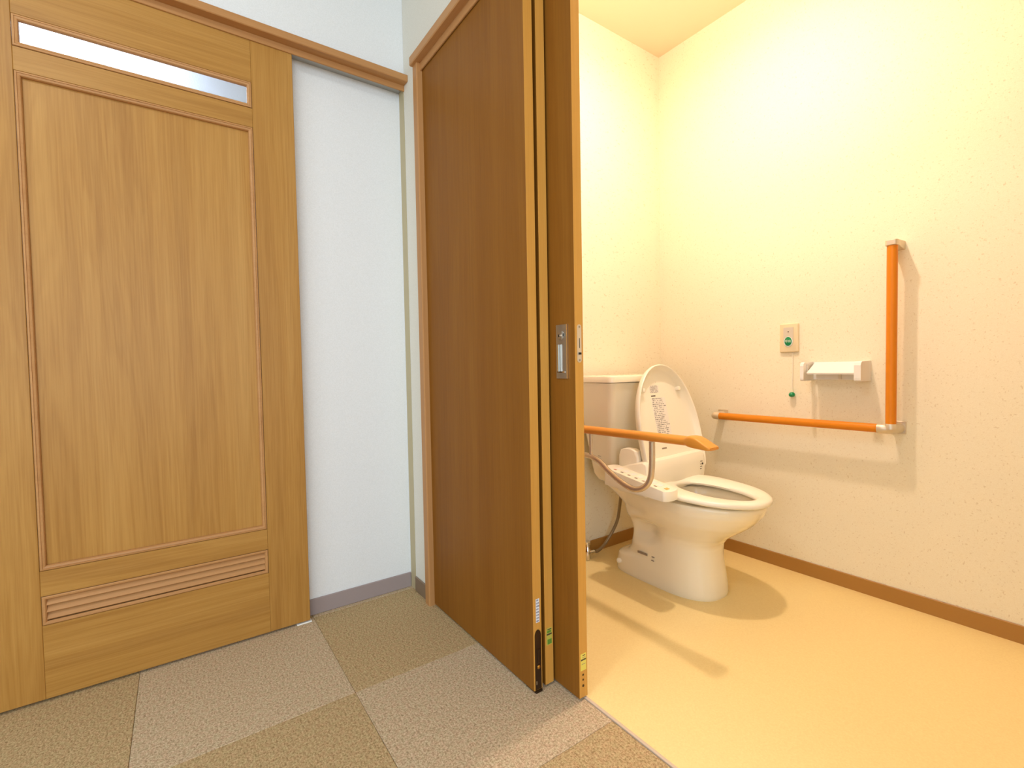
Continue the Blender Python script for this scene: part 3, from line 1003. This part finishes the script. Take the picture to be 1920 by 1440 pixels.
# control panel arm on the near side
def ztop(y):
    return 0.445 + (y - 1.035) * (0.488 - 0.445) / (1.325 - 1.035)
bm = bmesh.new()
rings = []
out = []
for k in range(25):                      # rounded far and near ends
    a = PI * k / 24
    out.append((1.441 + 0.041 * math.cos(a), 1.345 + 0.020 * math.sin(a)))
for k in range(25):
    a = PI + PI * k / 24
    out.append((1.441 + 0.041 * math.cos(a), 1.072 + 0.018 * math.sin(a)))
for ins, dz, low in ((0.0, -0.03, True), (0.0, -0.004, False), (0.0012, -0.0012, False), (0.004, 0.0, False)):
    ring = []
    for x, y in out:
        xx = 1.441 + (x - 1.441) * (1 - ins / 0.041)
        yy = 1.20 + (y - 1.20) * (1 - ins / 0.15)
        zz = ztop(yy) + dz
        if low:
            zz = 0.412 + 0.010 * max(0.0, (yy - 1.06) / 0.3)
        ring.append(Vector((xx, yy, zz)))
    rings.append(ring)
loft(bm, rings)
arm = obj('control_panel', bm, M['plastic'], toilet, smooth=True, auto=35)
def panel_patch(x0, x1, y0, y1, lift=0.0006):
    bm = bmesh.new()
    loft(bm, [[Vector((x0, y0, ztop(y0) + d_)), Vector((x1, y0, ztop(y0) + d_)), Vector((x1, y1, ztop(y1) + d_)), Vector((x0, y1, ztop(y1) + d_))] for d_ in (-0.001, lift)])
    return bm
obj('button', panel_patch(1.426, 1.444, 1.072, 1.084, 0.0015), M['amber'], arm, label='amber button')
for y in (1.115, 1.142, 1.17, 1.205, 1.24, 1.275, 1.31):
    obj('button', panel_patch(1.430, 1.458, y - 0.010, y + 0.010, 0.0009), M['plastic_matt'], arm)
    obj('print_line', panel_patch(1.414, 1.423, y - 0.006, y + 0.006, 0.0005), M['red_ink'] if y > 1.28 else M['grey_ink'], arm)
# joining web between the arm and the unit
bm = bmesh.new()
loft(bm, [[Vector((x, y, z)) for y, z in ((1.165, 0.392), (1.165, 0.44), (1.20, 0.462), (1.34, 0.478), (1.34, 0.392))] for x in (1.470, 1.50)])
obj('web', bm, M['plastic'], arm)
# draining knob under the panel
bm = bmesh.new()
lathe(bm, [(0.007, 0.0), (0.012, -0.004), (0.0125, -0.012), (0.010, -0.017), (0.0001, -0.018)], (1.468, 1.190, 0.402), 'x', 18)
obj('knob', bm, M['plastic'], arm, smooth=True)
obj('knob_stem', bxo(1.467, 1.51, 1.184, 1.196, 0.396, 0.408), M['plastic'], arm)

# ================================================================== STOP VALVE AND HOSE
val = thing('stop_valve', 'small chrome stop valve at the wall behind the toilet', 'valve', (1.535, 1.6, 0.002))
bm = bmesh.new()
lathe(bm, [(0.026, 0.0), (0.026, -0.004), (0.014, -0.008), (0.011, -0.05), (0.011, -0.055)], (1.53, YB - 0.006, 0.045), 'y', 20)
obj('wall_flange', bm, M['chrome'], val, smooth=True)
bm = bmesh.new()
lathe(bm, [(0.012, 0.0), (0.014, 0.006), (0.014, 0.05), (0.010, 0.056), (0.010, 0.07), (0.015, 0.072), (0.015, 0.083), (0.008, 0.088), (0.0001, 0.088)], (1.53, 1.59, 0.004), 'z', 20)
obj('valve_body', bm, M['chrome'], val, smooth=True)
bm = bmesh.new()
lathe(bm, [(0.010, 0.0), (0.010, 0.018), (0.0085, 0.019), (0.0085, 0.03)], (1.541, 1.59, 0.032), 'x', 16)
obj('hose_nut', bm, M['chrome'], val, smooth=True)
pts = catmull([(1.5725, 1.59, 0.032), (1.60, 1.592, 0.028), (1.645, 1.595, 0.045), (1.690, 1.585, 0.10), (1.712, 1.570, 0.16), (1.712, 1.555, 0.23), (1.70, 1.53, 0.32), (1.69, 1.50, 0.39)], 8)
bm = bmesh.new()
tube(bm, pts, 0.0075, 12)
obj('hose', bm, M['hose'], toilet, smooth=True)

# ================================================================== SWING-UP ARMREST
AX = 1.30
arm_t = thing('armrest', 'wooden toilet armrest on a bent metal tube beside the toilet', 'armrest', (AX, YB, 0.45))
def zarm(y):
    return 0.6533 + (1.356 - y) * 0.016
bm = bmesh.new()
rings = []
for y in (1.60, 1.2, 0.88):
    rings.append([Vector((AX + 0.0205 * math.cos(2 * PI * k / 24), y, zarm(y) + 0.0152 * math.sin(2 * PI * k / 24))) for k in range(24)])
loft(bm, rings)
obj('arm_bar', bm, M['arm_wood'], arm_t, smooth=True)
bm = bmesh.new()
rings = []
for y, hw, zt, zb, e in ((0.902, 0.0200, 0.0148, -0.0150, 2.0), (0.896, 0.0212, 0.0156, -0.0156, 2.2), (0.888, 0.0235, 0.0178, -0.0166, 3.2), (0.876, 0.0255, 0.0190, -0.0176, 4.5), (0.862, 0.0265, 0.0172, -0.0186, 5), (0.850, 0.0270, 0.0125, -0.0192, 5), (0.838, 0.0272, 0.0060, -0.0198, 5), (0.826, 0.0272, -0.0010, -0.0202, 5), (0.816, 0.0268, -0.0060, -0.0205, 4.5), (0.810, 0.0255, -0.0085, -0.0200, 4), (0.8075, 0.0235, -0.0105, -0.0188, 4)):
    ring = []
    for k in range(32):
        a = 2 * PI * k / 32
        c_, s_ = math.cos(a), math.sin(a)
        mid, hh = (zt + zb) / 2, (zt - zb) / 2
        ring.append(Vector((AX + hw * math.copysign(abs(c_) ** (2 / e), c_), y, zarm(y) + mid + hh * math.copysign(abs(s_) ** (2 / e), s_))))
    rings.append(ring)
loft(bm, rings)
obj('hand_pad', bm, M['arm_wood'], arm_t, smooth=True, auto=38)
LOOP = [(1.60, 0.556), (1.45, 0.556), (1.355, 0.553), (1.315, 0.549), (1.275, 0.535), (1.23, 0.507), (1.17, 0.478), (1.12, 0.466), (1.085, 0.472), (1.057, 0.492), (1.041, 0.522), (1.036, 0.56), (1.035, 0.60), (1.035, 0.642)]
bm = bmesh.new()
tube(bm, catmull([(AX, y, z) for y, z in LOOP], 6), 0.0105, 14)
obj('support_tube', bm, M['tube'], arm_t, smooth=True)
bm = bmesh.new()
tube(bm, [(AX, 1.325, 0.555), (AX, 1.325, 0.645)], 0.0068, 12)
obj('strut', bm, M['tube'], arm_t, smooth=True)
obj('wall_bracket', bxo(AX - 0.035, AX + 0.035, 1.595, YB - 0.0005, 0.52, 0.70, 0.006, 2), M['satin'], arm_t)

# ================================================================== L-SHAPED GRAB RAIL
GX, GY, GZ = 2.079, 0.608, 0.6555
gr = thing('grab_rail', 'orange wooden L-shaped grab rail with metal brackets on the cream wall', 'grab rail', (XW, GY, GZ))
bm = bmesh.new()
tube(bm, [(GX, 0.640, GZ), (GX, 0.95, GZ), (GX, 1.268, GZ)], 0.0160, 22)
obj('lower_bar', bm, M['rail_wood_y'], gr, smooth=True)
bm = bmesh.new()
tube(bm, [(GX, GY, GZ + 0.017), (GX, GY, 1.0), (GX, GY, 1.309)], 0.0160, 22)
obj('upright_bar', bm, M['rail_wood'], gr, smooth=True)
# corner elbow with its arm to the wall
bm = bmesh.new()
tube(bm, catmull([(GX, 0.646, GZ), (GX, 0.628, GZ), (GX + 0.010, 0.611, GZ), (GX + 0.03, GY - 0.002, GZ), (XW - 0.001, GY - 0.004, GZ)], 6), [0.0182] * 25, 22)
eb = obj('corner_bracket', bm, M['satin'], gr, smooth=True)
bm = bmesh.new()
lathe(bm, [(0.0178, 0.0), (0.0178, 0.0175), (0.0165, 0.0195), (0.0001, 0.0195)], (GX, GY, GZ), 'z', 22)
obj('socket', bm, M['satin'], eb, smooth=True)
bm = bmesh.new()
box(bm, XW - 0.004, XW - 0.0002, GY - 0.026, GY + 0.022, GZ - 0.022, GZ + 0.024, 0.0015, 1)
obj('wall_plate', bm, M['satin'], eb)
# top end bracket
bm = bmesh.new()
rings = []
for x, h0, h1, w_ in ((GX - 0.0185, 1.3060, 1.3240, 0.012), (GX - 0.014, 1.3050, 1.3250, 0.0175), (GX, 1.3048, 1.3255, 0.0185), (GX + 0.016, 1.305, 1.3262, 0.0175), (GX + 0.028, 1.303, 1.3270, 0.0165), (XW - 0.004, 1.298, 1.3280, 0.0175), (XW - 0.0003, 1.296, 1.3285, 0.0185)):
    rings.append([Vector((x, GY + sy * w_, z)) for sy, z in ((-1, h0), (1, h0), (1, h1), (-1, h1))])
loft(bm, rings)
bmesh.ops.bevel(bm, geom=bm.edges[:], offset=0.0015, segments=1, affect='EDGES')
obj('top_bracket', bm, M['satin'], gr)
# left end bracket
bm = bmesh.new()
tube(bm, catmull([(GX, 1.262, GZ), (GX, 1.280, GZ), (GX + 0.008, 1.291, GZ), (GX + 0.03, 1.293, GZ), (XW - 0.0005, 1.290, GZ)], 6), 0.0172, 20)
lb = obj('end_bracket', bm, M['satin'], gr, smooth=True)
obj('wall_plate', bxo(XW - 0.004, XW - 0.0002, 1.262, 1.312, GZ - 0.022, GZ + 0.026, 0.0015, 1), M['satin'], lb)

# ================================================================== CALL BUTTON WITH PULL CORD
cp = thing('call_button', 'cream emergency call plate with green button and pull cord', 'call button', (XW, 0.983, 0.944))
bm = bmesh.new()
loft(bm, [[Vector((x, p.x, p.y)) for p in rrect(0.945 + i_, 1.021 - i_, 0.944 + i_, 1.067 - i_, 0.006, 0, 5)] for x, i_ in ((XW - 0.0005, 0.0), (XW - 0.008, 0.0), (XW - 0.0105, 0.0015), (XW - 0.0115, 0.004))])
obj('plate', bm, M['cream_plastic'], cp, smooth=True)
yc = 0.9838
prof = [(yc + 0.020, 1.050), (yc - 0.020, 1.050), (yc - 0.020, 0.992)]
for k in range(1, 16):
    a = PI * k / 16
    prof.append((yc - 0.020 * math.cos(a), 0.992 - 0.026 * math.sin(a)))
prof.append((yc + 0.020, 0.992))
bm = bmesh.new()
loft(bm, [[Vector((x, y, z)) for y, z in prof] for x in (XW - 0.0112, XW - 0.0128)])
ins = obj('insert', bm, M['grey_plate'], cp)
bm = bmesh.new()
loft(bm, [[Vector((x, yc + (0.0175 - i_) * math.cos(a), 0.9895 + (0.0215 - i_) * math.sin(a)) ) for a in [2 * PI * k / 28 for k in range(28)]] for x, i_ in ((XW - 0.0126, 0), (XW - 0.0135, 0))])
obj('button_ring', bm, M['white_ink'], cp)
bm = bmesh.new()
loft(bm, [[Vector((x, yc + (0.0145 - i_) * math.cos(a), 0.9905 + (0.0190 - i_) * math.sin(a)) ) for a in [2 * PI * k / 28 for k in range(28)]] for x, i_ in ((XW - 0.0130, 0), (XW - 0.0150, 0), (XW - 0.0158, 0.0015))])
btn = obj('button', bm, M['green'], cp, smooth=True)
obj('pilot_lamp', bxo(XW - 0.0135, XW - 0.0126, yc - 0.0025, yc + 0.0025, 1.0295, 1.033), M['dark_ink'], cp)
# lettering on the green button
cu = bpy.data.curves.new('lettering', 'FONT')
cu.body = '\u547c\u51fa'
cu.size = 0.0125
cu.align_x = 'CENTER'
cu.align_y = 'CENTER'
cu.extrude = 0.0001
tmp = bpy.data.objects.new('tmp_lettering', cu)
C.objects.link(tmp)
dg = bpy.context.evaluated_depsgraph_get()
me = bpy.data.meshes.new_from_object(tmp.evaluated_get(dg))
bpy.data.objects.remove(tmp)
me.name = 'lettering'
me.transform(Matrix(((0, 0, -1, 0), (-1, 0, 0, 0), (0, 1, 0, 0), (0, 0, 0, 1))))
me.materials.clear()
me.materials.append(M['white_ink'])
o = bpy.data.objects.new('lettering', me)
link(o, btn)
o.location = Vector((XW - 0.0160, yc, 0.9905)) - world_loc(btn)
bm = bmesh.new()
tube(bm, [(XW - 0.007, 0.9675, 0.9445), (XW - 0.0074, 0.9680, 0.86), (XW - 0.0115, 0.9685, 0.776)], 0.0011, 8)
obj('pull_cord', bm, M['cord'], cp, smooth=True)
bm = bmesh.new()
lathe(bm, [(0.0001, 0.0105), (0.005, 0.0098), (0.009, 0.007), (0.0118, 0.002), (0.0122, -0.002), (0.010, -0.007), (0.006, -0.0098), (0.0001, -0.0105)], (XW - 0.0128, 0.9685, 0.764), 'z', 24)
obj('pull_knob', bm, M['green'], cp, smooth=True, label='green pull knob')

# ================================================================== PAPER HOLDER
ph = thing('paper_holder', 'empty white toilet paper holder with a slanted cover flap', 'paper holder', (XW, 0.795, 0.825))
P = M['plastic_matt']
HXF = 2.050
obj('back_plate', bxo(XW - 0.010, XW - 0.0005, 0.690, 0.899, 0.828, 0.900, 0.002, 1), P, ph)
def cheek(y0, y1):
    bm = bmesh.new()
    prof = [(XW - 0.0005, 0.826), (HXF + 0.006, 0.826), (HXF + 0.001, 0.830), (HXF, 0.838), (HXF, 0.886), (HXF + 0.004, 0.895), (HXF + 0.012, 0.9), (XW - 0.0005, 0.902)]
    prism_y(bm, y0, y1, prof)
    return bm
obj('cheek', cheek(0.6905, 0.7125), P, ph)
obj('cheek', cheek(0.8860, 0.8990), P, ph)
# flap: a slanted plate from the wall down to the front
bm = bmesh.new()
fl_prof = [(XW - 0.012, 0.9000), (XW - 0.012, 0.8965), (HXF + 0.012, 0.8535), (HXF + 0.0085, 0.8555), (HXF + 0.0085, 0.8585)]
prism_y(bm, 0.7135, 0.8780, fl_prof)
obj('cover_flap', bm, P, ph)
obj('spring_lever', bxo(XW - 0.05, XW - 0.044, 0.772, 0.781, 0.832, 0.858, 0.001, 1), M['grey_plate'], ph)
obj('arm_pin', bxo(HXF + 0.028, HXF + 0.040, 0.881, 0.8865, 0.858, 0.892, 0.001, 1), M['grey_plate'], ph)
obj('cutter', bxo(HXF + 0.010, HXF + 0.013, 0.716, 0.876, 0.8515, 0.8545), P, ph)

# ================================================================== TOILET DOWNLIGHT
LX, LY = 1.40, 0.945
dl_ = thing('globe_lamp', 'small round globe lamp with warm light on the toilet ceiling', 'lamp', (LX, LY, ZC))
bm = bmesh.new()
n = 32
prof = [(0.045, 0.0), (0.075, 0.0), (0.075, -0.004), (0.070, -0.008), (0.052, -0.008), (0.045, -0.002)]
rings = [[Vector((LX + r * math.cos(2 * PI * k / n), LY + r * math.sin(2 * PI * k / n), ZC + h)) for k in range(n)] for r, h in prof]
vr = [[bm.verts.new(p) for p in r] for r in rings]
for i in range(len(vr)):
    A, B = vr[i], vr[(i + 1) % len(vr)]
    for k in range(n):
        bm.faces.new((A[k], A[(k + 1) % n], B[(k + 1) % n], B[k]))
obj('trim_ring', bm, M['plastic_matt'], dl_, smooth=True)
bm = bmesh.new()
lathe(bm, [(0.03, 0.0), (0.03, -0.035)], (LX, LY, ZC - 0.0005), 'z', 28)
obj('socket', bm, M['plastic_matt'], dl_, smooth=True)
bm = bmesh.new()
bmesh.ops.create_icosphere(bm, subdivisions=2, radius=0.047, matrix=Matrix.Translation((LX, LY, ZC - 0.081)))
obj('globe', bm, M['glow'], dl_, smooth=True)
lamp = area_light('toilet_lamp', (0, 0, -0.135), (0, 0, 0), 0.085, 0.085, 12.8, (1.0, 0.80, 0.69), 'DISK')
lamp.parent = dl_

# ================================================================== CEILING LIGHT OF THE FRONT ROOM (above the view)
RX, RY = -0.55, 0.55
rl = thing('ceiling_light', 'round flush ceiling light of the carpeted front room', 'lamp', (RX, RY, 2.5))
bm = bmesh.new()
lathe(bm, [(0.26, 0.0), (0.26, -0.03), (0.25, -0.04)], (RX, RY, 2.4999), 'z', 40)
obj('housing', bm, M['plastic_matt'], rl, smooth=True)
bm = bmesh.new()
lathe(bm, [(0.24, 0.0), (0.235, -0.03), (0.20, -0.045), (0.0001, -0.05)], (RX, RY, 2.46), 'z', 40)
obj('diffuser', bm, M['glow_cool'], rl, smooth=True)
rlamp = area_light('front_room_lamp', (0, 0, -0.10), (0, 0, 0), 0.42, 0.42, 10, (0.95, 0.98, 1.0), 'DISK')
rlamp.parent = rl
